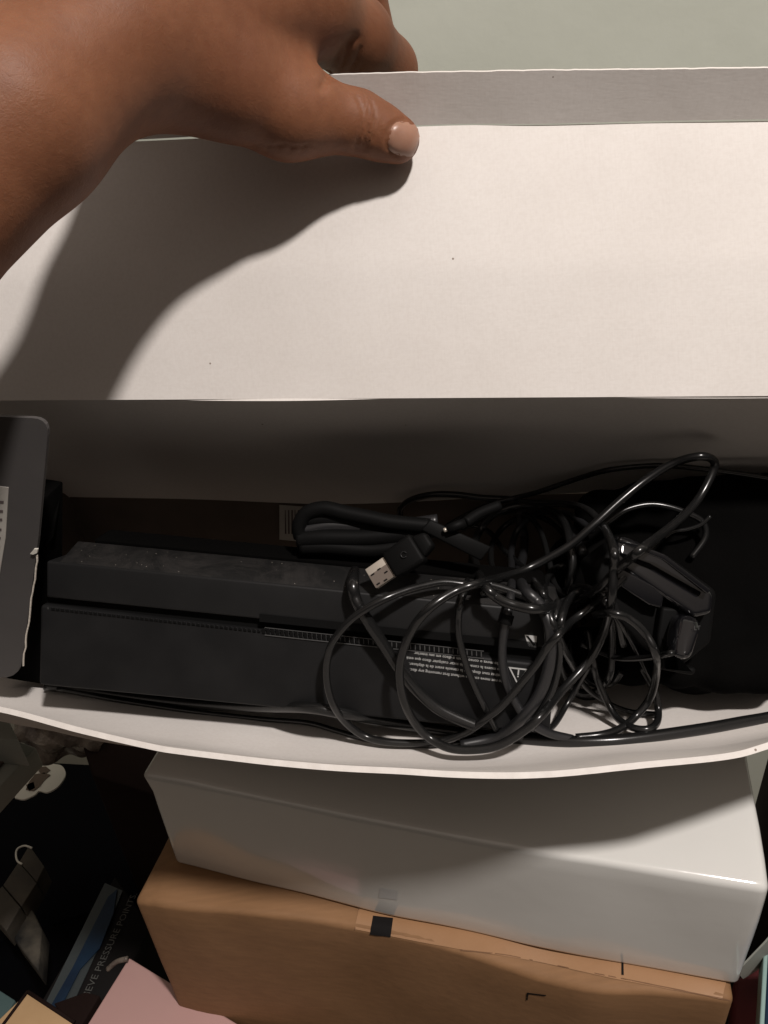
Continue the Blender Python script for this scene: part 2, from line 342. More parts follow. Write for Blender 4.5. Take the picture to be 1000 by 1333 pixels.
# ------------------------------------------------------------------ setting
zf = 0.0
o = mesh('floor', [(-2.5, -1.5, zf), (2.5, -1.5, zf), (2.5, 3, zf), (-2.5, 3, zf)], [(0, 1, 2, 3)], m_carpet); tag(o, 'speckled grey carpet', None, None, 'structure')
wv = 1.0
wl = FA.v * wv; a0 = wl - FA.u * 2.2; a1 = wl + FA.u * 2.2
o = prism('wall', [a0 + [0, 0, -.01], a1 + [0, 0, -.01], a1 + FA.v * .1 + [0, 0, -.01], a0 + FA.v * .1 + [0, 0, -.01]] + [x + [0, 0, 2.6] for x in (a0, a1, a1 + FA.v * .1, a0 + FA.v * .1)], m_wall); tag(o, 'pale grey green wall', None, None, 'structure')

# ------------------------------------------------------------------ open white box
ZF = -.372                                  # inside floor of the open box, relative to the camera
openbox = thing('open_box', 'large white cardboard box with its lid held up, full of black cables', 'box')
VC, VE, VT = .392, .458, .4512               # crease, lid edge, tuck flap edge
px_line = lambda pts, f: [f(x, y) for x, y in pts]
crease = px_line([(-260, 524), (0, 521.5), (250, 520), (500, 518.5), (750, 517), (1000, 515.5), (1220, 514)], lambda x, y: FA.at_v(x, y, VC))
edge = px_line([(-260, 197), (0, 190), (170, 184), (550, 165), (700, 163), (850, 159.5), (1000, 157), (1220, 153)], lambda x, y: FA.at_v(x, y, VE))
tuck = px_line([(-100, 120), (170, 104), (420, 98), (550, 94.5), (700, 91.5), (780, 91), (1000, 88), (1150, 85)], lambda x, y: FA.at_v(x, y, VT))
mid = [(a * .5 + b * .5) + FA.v * -.003 for a, b in zip(resample(catmull(edge), 7), resample(catmull(crease), 7))]
lid = sheet('lid', [edge, mid, crease], .0024, m_liner, openbox, nu=90, nv=26, amp=.0016, freq=9, side=-1)
e2 = [p - FA.v * .0004 + np.array([0, 0, .0008]) for p in edge]
tf = sheet('tuck_flap', [tuck, e2], .0018, m_liner, lid, nu=240, nv=6, amp=.0008, freq=12, rag=.0003, side=-1)
# torn pale lip along the tuck flap's edge
TT = resample(catmull(tuck), 60)
# back panel leans away below the crease
bb = px_line([(-200, 640), (0, 645), (200, 650), (500, 655), (800, 640), (1000, 640), (1200, 640)], lambda x, y: FA.at_v(x, y, .492))
c2 = [p + np.array([0, 0, -.0006]) + FA.v * .0006 for p in crease]
bp = sheet('back_panel', [c2, bb], .0024, m_liner, openbox, nu=70, nv=14, amp=.002, freq=8, side=-1)
# flattened crease roll: a slim rounded fold standing proud
cr = resample(catmull(crease), 90); cr = cr + np.outer(vnoise(cr, 60, 2), [0, 0, .0006])
# lower back wall, vertical
b0 = resample(np.array(bb), 8) ; lowb = [p * 1 for p in b0]
for p in lowb: p[2] = CZ + ZF
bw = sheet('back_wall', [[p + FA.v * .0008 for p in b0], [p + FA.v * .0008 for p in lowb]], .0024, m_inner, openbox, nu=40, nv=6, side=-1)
# front wall: slants outwards and bows
ZR = -.268
rim_px = [(-240, 905), (-120, 905), (0, 919), (110, 949), (194, 968), (248, 976), (424, 995), (520, 1001), (600, 1004), (727, 1003), (842, 993), (947, 980), (1000, 966), (1100, 935), (1230, 890)]
rim = [at_z(x, y, ZR) for x, y in rim_px]
bot = [at_z(x, y, ZF) for x, y in [(-300, 800), (-100, 865), (0, 880), (200, 905), (400, 928), (600, 928), (750, 905), (850, 905), (1000, 895), (1230, 860)]]
bot = [b + FA.v * .01 for b in bot]
mi = [(a + b) / 2 + np.array([0, 0, -.016]) - FA.v * .012 for a, b in zip(resample(catmull(rim), 12), resample(catmull(bot), 12))]
fw = sheet('front_wall', [rim, mi, bot], .0026, m_liner, openbox, nu=260, nv=12, amp=.0016, freq=14, rag=.0007, side=1)
# floor
u0, u1 = -.42, .42
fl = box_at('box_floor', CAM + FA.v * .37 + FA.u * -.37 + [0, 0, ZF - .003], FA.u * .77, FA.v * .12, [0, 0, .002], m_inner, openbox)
# left and right walls
def side(name, u, o=0):
    p = [CAM + FA.v * .352 + FA.u * u, CAM + FA.v * .493 + FA.u * u]
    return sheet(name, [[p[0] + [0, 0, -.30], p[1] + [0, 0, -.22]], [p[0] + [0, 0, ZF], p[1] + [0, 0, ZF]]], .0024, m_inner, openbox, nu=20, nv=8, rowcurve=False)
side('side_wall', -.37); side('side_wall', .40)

# side dust flap at the left: grey printed card with a label
def round_poly(pts, r, n=6):
    out = []; N = len(pts); pts = [np.array(p, float) for p in pts]
    for i in range(N):
        a, b, c = pts[i - 1], pts[i], pts[(i + 1) % N]
        if r[i] <= 0: out.append(b); continue
        d1 = (a - b) / np.linalg.norm(a - b); d2 = (c - b) / np.linalg.norm(c - b)
        p1, p2 = b + d1 * r[i], b + d2 * r[i]
        for t in np.linspace(0, 1, n): out.append((1 - t) ** 2 * p1 + 2 * t * (1 - t) * b + t * t * p2)
    return out
VL = .308
def LF(x, y): return FA.at_v(x, y, VL)
pp = round_poly([(-170, 536), (64, 545), (50, 700), (26, 884), (-170, 868)], [0, 22, 0, 26, 0])
flap = flat('side_flap', [LF(*p) for p in pp], FA.v, .0022, m_card, openbox); tag(flap, 'dark grey side flap with rounded corners and a pale label')
nF = -FA.v
lab = flat('label', [LF(x, y) + nF * .0001 for x, y in [(-110, 620), (12, 634), (8, 700), (-2, 760), (-110, 750)]], nF, .0005, m_label, flap)
for k, y in enumerate((650, 662, 673, 686, 697, 708)):
    flat('label_print', [LF(a, b) + nF * .0007 for a, b in [(-40, y), (6 - k, y + 1), (6 - k, y + 4), (-40, y + 3)]], nF, .0002, m_labelprint, lab)
tagp = round_poly([(42, 716), (50, 712), (48, 718), (44, 720)], [0, 0, 0, 0])
flat('torn_edge', [LF(x, y) + nF * .0003 for x, y in [(41, 719), (46, 713), (51, 713), (50, 718), (45, 720)]], nF, .0012, m_white, flap)
ee = [(51 - (y - 720) * .135 + rng.uniform(-1, 1), y) for y in range(722, 870, 8)]
flat('torn_edge', [LF(x, y) + nF * .0002 for x, y in ee] + [LF(x - 1.8, y) + nF * .0002 for x, y in ee[::-1]], nF, .0006, m_torn, flap)

# ------------------------------------------------------------------ console
console = thing('game_console', 'matte black game console lying in the open box under the cables, dusty on top', 'console')
# plane of the side that faces us, normal leans up
TL = math.radians(24)
cn = -FA.v * math.cos(TL) + np.array([0, 0, math.sin(TL)])
FC = Fr(9.5)
cn = -FC.v * math.cos(TL) + np.array([0, 0, math.sin(TL)])
P0 = at_depth(400, 850, .437)
def K(x, y, lift=0.): return plane_hit(x, y, P0 + cn * lift, cn)
ex = K(700, 866) - K(100, 812); ex /= np.linalg.norm(ex)
dn = np.cross(ex, cn); dn = dn if dn[2] < 0 else -dn      # down the face
back = -cn
# lower shell (text face): px corners
def slab(name, poly, depth, m, bev, lift=0., parent=console):
    f = [K(x, y, lift) for x, y in poly]; b = [p - cn * depth for p in f]
    return prism(name, f + b, m, parent, bev, seg=3)
lowshell = slab('lower_case', [(52, 787), (722, 866), (716, 957), (50, 892)], .072, m_console, .0022)
upshell = slab('upper_case', [(60, 730), (735, 797), (730, 846), (60, 778)], .075, m_console2, .0016, lift=.0015)
# the strip below the upper case to the left: recessed groove
gro = slab('groove', [(64, 772), (726, 840), (722, 872), (60, 794)], .06, m_dark, 0, lift=-.004)
# opening cut on the right half of the upper case (disc slot)
slot = flat('disc_slot', [K(x, y, .0017) for x, y in [(338, 799), (560, 822), (700, 836), (700, 846), (338, 809)]], cn, .0003, m_dark, upshell)
# dusty top, sloping away from the upper edge
tA, tB = K(70, 730.5, .001), K(735, 796.5, .001)
bk = FC.v * 1.0
topA, topB = tA + np.array([0, 0, -.0004]), tB + np.array([0, 0, -.0004])
dt = box_at('dusty_top', topA + np.array([0, 0, -.012]) + ex * .003, topB - topA - ex * .006, bk * .024 + np.array([0, 0, -.001]), [0, 0, .012], m_dusty, console, .0008)
rearb = box_at('rear_shade_band', topA + np.array([0, 0, -.012]) + bk * .0245 + ex * .012, topB - topA - ex * .02, bk * .022 + np.array([0, 0, -.006]), [0, 0, .0125], m_void, console, .003)  # rear of the top, its band of shadow put in as black
# vents: a row of small slots along the lower shell's upper edge
nv = 92
def vline(t): return (64 + t * 560, 785.5 + t * 560 * .1255)
for k in range(nv):
    t = (k + .5) / nv; x = 64 + t * 560; y = 0; x2 = x + 4.3
    if 296 < 0: pass
    big = 1 if x > 340 else .45
    h_ = 6.5 * big
    yb = 785.5 + (x - 64) * .108 + (2.2 if x > 340 else 5)
    o = flat('vent_slot', [K(a, b, .0004) for a, b in [(x, yb), (x2, yb + .5), (x2 + .4, yb + h_ + .5), (x + .4, yb + h_)]], cn, .0004, m_print if False else m_dark, lowshell)
m_ventrim = M('vent_rim', (.06, .06, .06), .5, .4)
for dy, th in ((-1.2, .7), (8.3, 1.0)):
    x0 = 345
    flat('vent_rim', [K(a, b, .0004) for a, b in [(x0, 785.5 + (x0 - 64) * .108 + 1.7 + dy), (630, 785.5 + 566 * .108 + 1.7 + dy), (630, 785.5 + 566 * .108 + 1.7 + dy + th), (x0, 785.5 + (x0 - 64) * .108 + 1.7 + dy + th)]], cn, .0005, m_ventrim, lowshell)
rr = bmesh.new()
for k in range(nv + 1):
    x = 62 + k / nv * 564; yb = 785.5 + (x - 64) * .108 + (2.2 if x > 340 else 5); h_ = 6.5 if x > 340 else 3
    q = [K(a, b, .0007) for a, b in [(x, yb), (x + 1.1, yb), (x + 1.3, yb + h_), (x + .2, yb + h_)]]
    rr.faces.new([rr.verts.new(Vector(v)) for v in q])
me = bpy.data.meshes.new('vent_ribs'); rr.to_mesh(me); rr.free(); link('vent_ribs', me, m_ventrim, lowshell)['kind'] = 'stuff'
# writing, upside down as the console lies
exl = K(530, 870) - K(662, 887); exl /= np.linalg.norm(exl); eyl = np.cross(cn, exl)
lines = ['Do not move console without first removing any disc.', 'Retirez tout disque de la console avant de la déplacer.', 'No mueva la consola sin sacar cualquier disco que esté', 'Não mova o console com o disco em seu interior']
for k, s in enumerate(lines):
    text('warning_text', s, K(657 - k * 1.0, 885.5 - k * 7.6, .0004), exl, eyl, .0024, m_print, lowshell, bold=0.00002, spacing=1.0)
# triangle with an i
tri_o = [K(x, y, .0004) for x, y in [(662, 868), (688, 871), (674, 892)]]
cen = sum(tri_o) / 3
for i in range(3):
    a, b = tri_o[i], tri_o[(i + 1) % 3]; ia, ib = cen + (a - cen) * .76, cen + (b - cen) * .76
    flat('warning_triangle', [a, b, ib, ia], cn, .0002, m_print, lowshell)
text('warning_letter', 'i', K(677, 872, .0004), exl, eyl, .0065, m_print, lowshell, bold=.0001)
# white square icon with arrow on the upper shell
ic = [K(x, y, .0018) for x, y in [(683, 826), (699, 828), (698, 843), (688, 841)]]
flat('icon', ic, cn, .0002, m_print, upshell)
flat('icon_arrow', [K(x, y, .0022) for x, y in [(685, 828), (688, 828), (697, 839), (695, 841)]], cn, .0002, m_dark, upshell)

# added black mass standing in for the shade at the right end
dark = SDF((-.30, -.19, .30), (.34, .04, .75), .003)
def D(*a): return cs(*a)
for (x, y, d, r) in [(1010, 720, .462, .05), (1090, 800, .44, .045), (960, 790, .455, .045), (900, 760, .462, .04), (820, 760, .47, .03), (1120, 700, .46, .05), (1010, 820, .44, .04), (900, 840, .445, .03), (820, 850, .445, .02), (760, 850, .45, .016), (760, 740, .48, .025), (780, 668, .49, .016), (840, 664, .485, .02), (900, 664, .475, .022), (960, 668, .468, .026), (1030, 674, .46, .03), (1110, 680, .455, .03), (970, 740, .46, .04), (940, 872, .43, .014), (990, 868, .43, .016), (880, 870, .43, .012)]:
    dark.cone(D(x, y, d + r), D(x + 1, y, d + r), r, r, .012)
dark_mass = dark.build('added_dark_mass', m_void, it=3, cs=1); tag(dark_mass, 'added black mass standing for the shade in the right end of the open box', 'dark_mass')

sv = [FA.at_v(x, y, .335) for x, y in [(6, 640), (60, 648), (62, 893), (6, 884)]]  # added flat black piece, stands in for the shaded gap beside the console
tag(prism('shade_filler', sv + [p + FA.v * .02 for p in sv], m_void, None, .002), 'added black panel standing for the shade between the side flap and the left end of the console', 'sleeve')

# barcode sticker on the back wall
bs = [FA.at_v(x, y, .4910) for x, y in [(364, 657), (402, 660), (402, 706), (364, 702)]]
st = flat('barcode_sticker', bs, -FA.v, .0004, m_label, openbox)
for k in range(7):
    x = 371 + k * 4.2; flat('barcode_bar', [FA.at_v(a, b, .4905) for a, b in [(x, 664), (x + rng.uniform(.8, 2), 664), (x + 2, 695), (x, 695)]], -FA.v, .0001, m_labelprint, st)

# ------------------------------------------------------------------ game controller
ctl = thing('game_controller', 'glossy black game controller lying on the added black mass at the right', 'controller')
def cpad(name, poly, d0, th, m, bev, parent=ctl, tilt=0, ty=0):
    f = [at_depth(x, y, d0 + tilt * (x - 860) / 1000 + ty * (y - 800) / 1000) for x, y in poly]; bb_ = [p + FW * th for p in f]
    n = len(poly); bm = bmesh.new(); v = [bm.verts.new(Vector(p)) for p in f + bb_]
    bm.faces.new(v[:n]); bm.faces.new(v[n:]); [bm.faces.new((v[i], v[(i + 1) % n], v[n + (i + 1) % n], v[n + i])) for i in range(n)]
    bmesh.ops.recalc_face_normals(bm, faces=bm.faces); bmesh.ops.bevel(bm, geom=bm.edges[:], offset=bev, segments=4, profile=.55, affect='EDGES')
    me = bpy.data.meshes.new(name); bm.to_mesh(me); bm.free(); me.shade_smooth(); me.set_sharp_from_angle(angle=math.radians(60)); return link(name, me, m, parent)
cpad('body', [(770, 735), (808, 706), (870, 722), (936, 770), (928, 838), (890, 868), (848, 850), (790, 800)], .412, .03, m_rubber, .004)
cpad('bumper', [(802, 706), (812, 697), (868, 722), (932, 772), (930, 800), (905, 806), (866, 778), (800, 734)], .398, .014, m_gloss, .0042, tilt=.03, ty=-.12)
cpad('centre_panel', [(806, 738), (866, 770), (862, 792), (846, 788), (800, 758)], .403, .010, m_gloss, .0012)
cpad('shoulder_edge', [(808, 700), (866, 722), (926, 768), (922, 774), (864, 729), (806, 706)], .395, .004, m_gloss, .0008, tilt=.03)
tr = cpad('trigger', [(887, 800), (916, 806), (914, 826), (903, 862), (877, 858), (880, 828)], .394, .016, m_gloss, .0052, ty=-.2)
cpad('trigger_socket', [(862, 790), (886, 792), (872, 866), (908, 870), (904, 880), (860, 872), (856, 830)], .405, .010, m_rubber, .002)
cn2 = -FW
text('trigger_mark', 'LT', at_depth(903, 820, .3892), RT, UP, .0032, M('faint_print', (.05, .05, .05), .6, .2), tr)

# ------------------------------------------------------------------ cables
bpy.context.view_layer.update()
def bvh_of(objs):
    vs, fs = [], []
    for o in objs:
        b = len(vs); vs += [v.co.copy() for v in o.data.vertices]; fs += [tuple(b + i for i in p.vertices) for p in o.data.polygons]
    return BVHTree.FromPolygons(vs, fs)
bt = bvh_of([lowshell, upshell, dt, fw, dark_mass, fl, bw, bp] + [c for c in ctl.children])
def hitd(x, y):
    r = ray(x, y); h = bt.ray_cast(Vector(CAM), Vector(r)); 
    return depth_of(h[0]) if h[0] is not None else .45
def cable_pts(P, lift, n=8):
    """P: px points; lift (m) over what lies below, scalar or list"""
    P = np.asarray(P, float); li = np.full(len(P), lift) if np.isscalar(lift) else np.interp(np.linspace(0, 1, len(P)), np.linspace(0, 1, len(lift)), lift)
    d = np.array([hitd(x, y) for x, y in P[:, :2]])
    for _ in range(3):
        e = np.r_[d[0], d, d[-1]]; d = np.minimum(d, (e[:-2] + e[1:-1] + e[2:]) / 3)
    W = np.array([at_depth(x, y, dd - l) for (x, y), dd, l in zip(P[:, :2], d, li)])
    return catmull(W, n)
cabs = {}
def cable(label, P, rpx, lift, m=m_cable, group='black cables tangled over the console'):
    Q = cable_pts(P, lift); r = rpx * .43 / F
    o = tube('cable', Q, r, m); tag(o, label, 'cable', group); return o
MAIN = [(640, 1), ]
cable('long glossy black cable rising to a loop at the upper right of the tangle', [(740, 790), (780, 765), (804, 741), (818, 729), (835, 715), (860, 696), (888, 673), (909, 650), (926, 619), (930, 601), (912, 594), (877, 603), (842, 624), (807, 652), (772, 684), (737, 713), (685, 741), (650, 752), (624, 759), (592, 770), (560, 791), (538, 817), (525, 846), (520, 878), (526, 913), (541, 942), (560, 961), (586, 974), (618, 976), (650, 970), (682, 951), (704, 932), (728, 903), (759, 869), (776, 845), (789, 815), (796, 781), (799, 740), (799, 717), (790, 692), (783, 682), (765, 664), (737, 656), (685, 654), (663, 650), (627, 648), (594, 644), (561, 644), (535, 651), (522, 662), (522, 676), (530, 684), (560, 700)], 5.6, [.008, .02, .034, .042, .045, .036, .026, .022, .020, .016, .018, .024, .02, .016, .012, .01])
cable('black cable making the widest left loop across the console', [(860, 700), (800, 765), (772, 788), (745, 808), (728, 825), (710, 846), (698, 865), (675, 894), (656, 916), (637, 932), (611, 951), (585, 962), (554, 967), (506, 966), (474, 958), (448, 938), (432, 913), (425, 878), (429, 846), (442, 823), (464, 801), (496, 782), (528, 769), (554, 762), (579, 758), (608, 761), (640, 762), (680, 775), (720, 790)], 5.0, [.008, .014, .016, .012, .01, .012, .016, .018, .016, .012, .008])
cable('black cable bent in a round loop beside the plug', [(735, 780), (745, 745), (742, 705), (732, 676), (712, 660), (695, 657), (671, 659), (655, 664), (640, 672), (624, 692), (617, 715), (621, 738), (630, 761), (647, 778), (670, 788), (704, 793), (735, 784), (762, 774), (790, 770)], 6.2, [.012, .022, .03, .028, .02, .012])
cable('thick dark grey cable curving down past the warning triangle', [(760, 720), (735, 680), (705, 660), (680, 664), (678, 676), (681, 690), (683, 703), (681, 724), (676, 745), (682, 766), (701, 785), (714, 810), (717, 842), (713, 874), (701, 906), (682, 932), (662, 951), (640, 962), (600, 970)], 7.4, [.012, .014, .011, .008, .008], m_cable2)
cable('thin black cable hanging straight down over the middle of the warning text', [(560, 694), (590, 700), (612, 716), (612, 738), (607, 762), (600, 785), (597, 805), (598, 830), (608, 868), (621, 900), (634, 926), (646, 950)], 4.6, [.008, .007, .006, .006])
cable('black cable passing just left of the warning triangle', [(770, 690), (740, 670), (700, 668), (674, 690), (666, 715), (666, 740), (666, 765), (662, 794), (656, 823), (654, 855), (659, 887), (672, 916), (688, 938), (714, 954), (745, 962)], 5.6, [.012, .008, .006, .006], m_cable2)
b_ = cable_pts([(661, 800), (658, 812)], .0085, 6); cab_band = tube('cable_tie', b_, .0036, m_rubber); tag(cab_band, 'small black tie band around the cable left of the triangle', 'cable tie')
cable('small right hand loop of black cable bulging beside the controller', [(775, 800), (796, 798), (820, 806), (840, 825), (854, 852), (855, 876), (847, 907), (830, 930), (810, 947), (785, 956), (750, 960)], 5.0, [.02, .02, .016, .012, .01])
cable('black cable turning in a tight bend at the inner front wall', [(765, 820), (772, 859), (777, 883), (789, 910), (803, 934), (823, 947), (844, 949), (855, 941), (857, 924), (852, 900), (836, 868)], 4.8, [.012, .012, .014, .012])
cable('thin black cable slanting inside the small right loop', [(795, 790), (810, 815), (823, 839), (837, 866), (846, 888), (852, 905)], 2.6, [.012, .014, .012])
cable('black cable strand crossing down to the front wall right of the console', [(786, 830), (770, 862), (752, 893), (738, 917), (721, 944), (700, 955), (670, 962)], 4.0, [.01, .01, .008])
cable('dark cable half hidden behind the small right loop', [(748, 810), (742, 850), (752, 880), (775, 905), (815, 925), (860, 930)], 3.6, [.006, .008])
cable('short dark cable lying level behind the small right loop', [(755, 838), (782, 849), (806, 857), (844, 856), (875, 850)], 3.8, [.006, .006])
cable('thin faint cable arching over the top right of the tangle', [(640, 655), (674, 647), (702, 640), (755, 622), (797, 611), (860, 606), (930, 612), (1010, 624), (1080, 640)], 4.0, [.02, .016, .012, .01])
cable('thin black cable end left of the controller cord', [(783, 684), (793, 678), (814, 664), (842, 657), (867, 659), (895, 668), (915, 680), (918, 700), (900, 726)], 4.4, [.024, .016, .004])
cable('short glossy cable piece above the controller', [(865, 700), (877, 692), (895, 689), (912, 683), (925, 672)], 3.0, [.012, .012])
cable('black cable strand crossing behind the plug towards the upper right', [(560, 700), (590, 680), (612, 668), (640, 655), (665, 650)], 4.6, [.014, .012])
cable('black cable strand running down between the round loop and the icon', [(575, 690), (606, 684), (636, 692), (655, 715), (680, 738), (700, 762), (712, 780), (735, 800)], 4.6, [.008, .01])
cable('black strand of cable looping low over the dark gap', [(600, 690), (640, 670), (680, 668), (703, 690), (715, 730), (722, 760), (740, 778), (770, 776), (800, 800), (812, 840)], 4.4, [.006, .008, .008])
cable('black strand of cable under the round loop', [(625, 772), (650, 768), (680, 775), (710, 800), (728, 840), (722, 890), (705, 925), (690, 950)], 4.6, [.005, .005, .005])
cable('dark strand arching behind the round loop', [(660, 770), (642, 742), (640, 712), (652, 690), (672, 676), (700, 672), (730, 690), (745, 725), (740, 770), (760, 810)], 4.8, [.008, .008])
for k in range(3):
    cx_, cy_ = rng.uniform(745, 790), rng.uniform(800, 850); ra_, rb_ = rng.uniform(34, 52), rng.uniform(58, 84); ph, tw = rng.uniform(0, 6.28), rng.uniform(-.6, .6)
    P = []
    for t in np.linspace(0, rng.uniform(3.6, 6.0), 12):
        x_ = ra_ * math.cos(t + ph) * (1 + .12 * math.sin(2.3 * t)); y_ = rb_ * math.sin(t + ph); X_ = cx_ + x_ * math.cos(tw) - y_ * math.sin(tw); Y_ = cy_ + x_ * math.sin(tw) + y_ * math.cos(tw)
        P.append((X_, min(Y_, 930)))
    cable('black cable strand buried among the other strands right of the warning triangle', P, rng.choice([4.6, 5.2]), [.004, .007 + .003 * (k % 3), .004], group='cable strands buried in the tangle')
# long thick cable along the inside of the front wall
cable('thickest black cable lying along the inside of the front wall', [(60, 893), (140, 903), (240, 915), (330, 920), (400, 921), (448, 929), (496, 938), (544, 946), (592, 953), (656, 960), (728, 965), (780, 965), (830, 961), (915, 949), (966, 940), (1010, 932), (1100, 910)], 7.6, [.005, .005, .005, .005])
cable('thinner black cable beside the thickest one at the front wall', [(75, 897), (150, 911), (250, 926), (340, 936), (400, 941), (440, 952), (480, 963), (540, 970), (590, 968), (640, 962)], 3.6, [.003, .003, .004])

# video plug with its cable
hd = thing('video_cable', 'black video plug with bare metal tip and thick curved cable', 'cable')
Q = cable_pts([(560, 745), (548, 728), (520, 716), (490, 720), (470, 732), (460, 752), (463, 780), (480, 810), (499, 839), (518, 868), (541, 897), (566, 919), (589, 932), (620, 945)], [.012, .014, .014, .01, .008, .006, .005])
tube('cord', Q, .0034, m_cable, hd)
dpl = .418
a = at_depth(506, 739, dpl); bpt = at_depth(552, 708, dpl - .004); ax_ = (bpt - a) / np.linalg.norm(bpt - a); nn_ = -FW + UP * .35; nn_ -= ax_ * nn_.dot(ax_); nn_ /= np.linalg.norm(nn_); sd = np.cross(ax_, nn_)
if sd.dot(UP) < 0: sd = -sd
def obox(name, c0, l0, l1, w0, w1, t, m, parent, bev, off=0):
    A = c0 + ax_ * l0 + nn_ * off; B = c0 + ax_ * l1 + nn_ * off
    f = [A - sd * w0 / 2, B - sd * w1 / 2, B + sd * w1 / 2, A + sd * w0 / 2]
    return prism(name, [p - nn_ * t / 2 for p in f] + [p + nn_ * t / 2 for p in f], m, parent, bev, seg=3)
plug = obox('plug_body', a, .001, .0205, .0155, .0178, .0095, m_rubber, hd, .0022)
obox('plug_neck', a, .0195, .028, .014, .009, .008, m_rubber, hd, .002)
tip = obox('plug_tip', a, -.0115, .003, .0122, .0124, .0046, m_metal, hd, .0005)
flat('plug_tip_face', [a + ax_ * l + sd * v_ + nn_ * .0023 for l, v_ in ((-.0113, -.0059), (-.0113, .0018), (.0008, .0018), (.0008, -.0059))], nn_, .0002, M('plug_steel', (.20, .165, .14), .4, .5, metal=.4), tip)
for (u, v2) in ((-.009, -.003), (-.009, .003), (-.0045, -.0035), (-.0045, .0035), (-.002, 0)):
    c0 = a + ax_ * u + sd * v2 + nn_ * .00255 - sd * .0018
    flat('contact_slot', [c0 - ax_ * .0011 - sd * .0004, c0 + ax_ * .0011 - sd * .0004, c0 + ax_ * .0011 + sd * .0004, c0 - ax_ * .0011 + sd * .0004], nn_, .0001, m_dark, tip)
ring = [a + ax_ * .012 + nn_ * .0057 + (ax_ * math.cos(t) + sd * math.sin(t)) * .0016 for t in np.linspace(0, 5.2, 20)]
tube('plug_emblem', ring, .00022, m_cable2, plug, n=6)
# audio plug: small metal barrel
jk = thing('audio_plug', 'slim metal tipped audio plug behind the video plug', 'plug')
A, B = at_depth(582, 689, .425), at_depth(606, 680, .425)
tube('plug_shell', [A, A * .5 + B * .5, B], [.0026, .0028, .0026], m_rubber, jk); tube('plug_ring', [A - (B - A) * .18, A], .0013, m_metal, jk)
tube('plug_sleeve', catmull([B, at_depth(625, 668, .43), at_depth(650, 658, .435)]), .0030, m_rubber, jk)
# folded cable strap / adapter slab next to the plug
st_ = prism('cable_strap', [at_depth(x, y, .434) for x, y in [(548, 690), (560, 676), (640, 712), (626, 730)]] + [at_depth(x, y, .428) for x, y in [(548, 690), (560, 676), (640, 712), (626, 730)]], m_rubber, None, .001); tag(st_, 'flat black cable strap lying between the plug and the round loop', 'strap')
# tied bundle at the left back
bd = thing('cable_bundle', 'tied bundle of thick black cables on the dusty console top', 'cable bundle')
for P, r in (([(392, 700), (390, 684), (400, 668), (422, 662), (450, 668), (480, 674), (510, 680), (560, 685)], .0045), ([(396, 690), (430, 684), (480, 685), (530, 683), (570, 678)], .0040), ([(388, 702), (420, 700), (470, 700), (520, 696), (560, 690)], .0055), ([(392, 712), (430, 712), (480, 716), (520, 712)], .0045), ([(400, 676), (440, 676), (500, 690), (560, 700)], .005)):
    W = catmull([at_depth(x, y, .452 - k * .002) for k, (x, y) in enumerate(P)]); tube('cord', W, r, m_rubber if r != .0040 else m_cable2, bd)
# black strap end poking up beside the left flap
o = prism('strap_end', [at_depth(x, y, .46) for x, y in [(62, 648), (80, 644), (70, 700), (54, 720)]] + [at_depth(x, y, .451) for x, y in [(62, 648), (80, 644), (70, 700), (54, 720)]], m_void, None, .002); tag(o, 'black strap end standing up between the side flap and the console', 'strap')

# ------------------------------------------------------------------ lower glossy white box
ZW = -.384
w_l, w_r = at_z(186, 1006, ZW), at_z(1003, 1158, ZW)
eu = w_r - w_l; wu = eu / np.linalg.norm(eu); wvv = np.array([-wu[1], wu[0], 0])
botp = plane_hit(229, 1125, w_l, wvv); hW = w_l[2] - botp[2]
whitebox = thing('white_box', 'glossy white cardboard box under the open box, on top of the brown box', 'box')
# closed box with rolled top edge; built as rounded shell plus lid seam
def boxmesh(name, o_, wu_, wv_, Lu, Lv, H, m, parent, bev, amp, freq, cuts=14, fn=None):
    bm = bmesh.new(); bmesh.ops.create_cube(bm, size=1)
    for v in bm.verts: v.co = Vector(((v.co.x + .5) * Lu, (v.co.y + .5) * Lv, (v.co.z - .5) * H))
    bmesh.ops.bevel(bm, geom=bm.edges[:], offset=bev, segments=4, profile=.5, affect='EDGES')
    for ax, Lx, n in ((0, Lu, cuts * 3), (1, Lv, cuts), (2, H, 6)):
        for k in range(1, n):
            c = [0, 0, 0]; c[ax] = Lx * k / n * (1 if ax < 2 else -1); nn = [0, 0, 0]; nn[ax] = 1
            bmesh.ops.bisect_plane(bm, geom=bm.verts[:] + bm.edges[:] + bm.faces[:], plane_co=c, plane_no=nn)
    from mathutils import noise
    bm.normal_update()
    for v in bm.verts:
        c = v.co.copy(); v.co = c + v.normal * noise.noise(c * freq) * amp
        if fn: v.co = Vector(fn(np.array(v.co)))
    me = bpy.data.meshes.new(name)
    for v in bm.verts:
        c = v.co; v.co = Vector(np.asarray(o_) + wu_ * c.x + wv_ * c.y + np.array([0, 0, c.z]))
    bm.to_mesh(me); bm.free(); me.shade_smooth(); me.set_sharp_from_angle(angle=math.radians(60)); return link(name, me, m, parent)
LW = np.linalg.norm(eu)
def wfn(c):                                 # crushed left corner, rounded bulging front
    t = c[0] / LW; c = c.copy()
    c[1] -= .004 * math.sin(math.pi * min(max(t, 0), 1)) * (1 - c[1] / .27)
    if c[0] < .03: c[2] -= (.03 - c[0]) * .10 * (1 + c[2] / hW) * max(0, 1 - c[1] / .05); c[0] += .004 * math.sin(c[2] * 300) * max(0, 1 - c[0] / .02) * max(0, 1 - abs(c[2]) / .02)
    return c
wb = boxmesh('box_body', w_l, wu, wvv, LW, .27, hW, m_gloss_white, whitebox, .0045, .0012, 16, fn=wfn)
m_patch = M('grey_patch', (.55, .55, .54), .4, .5)
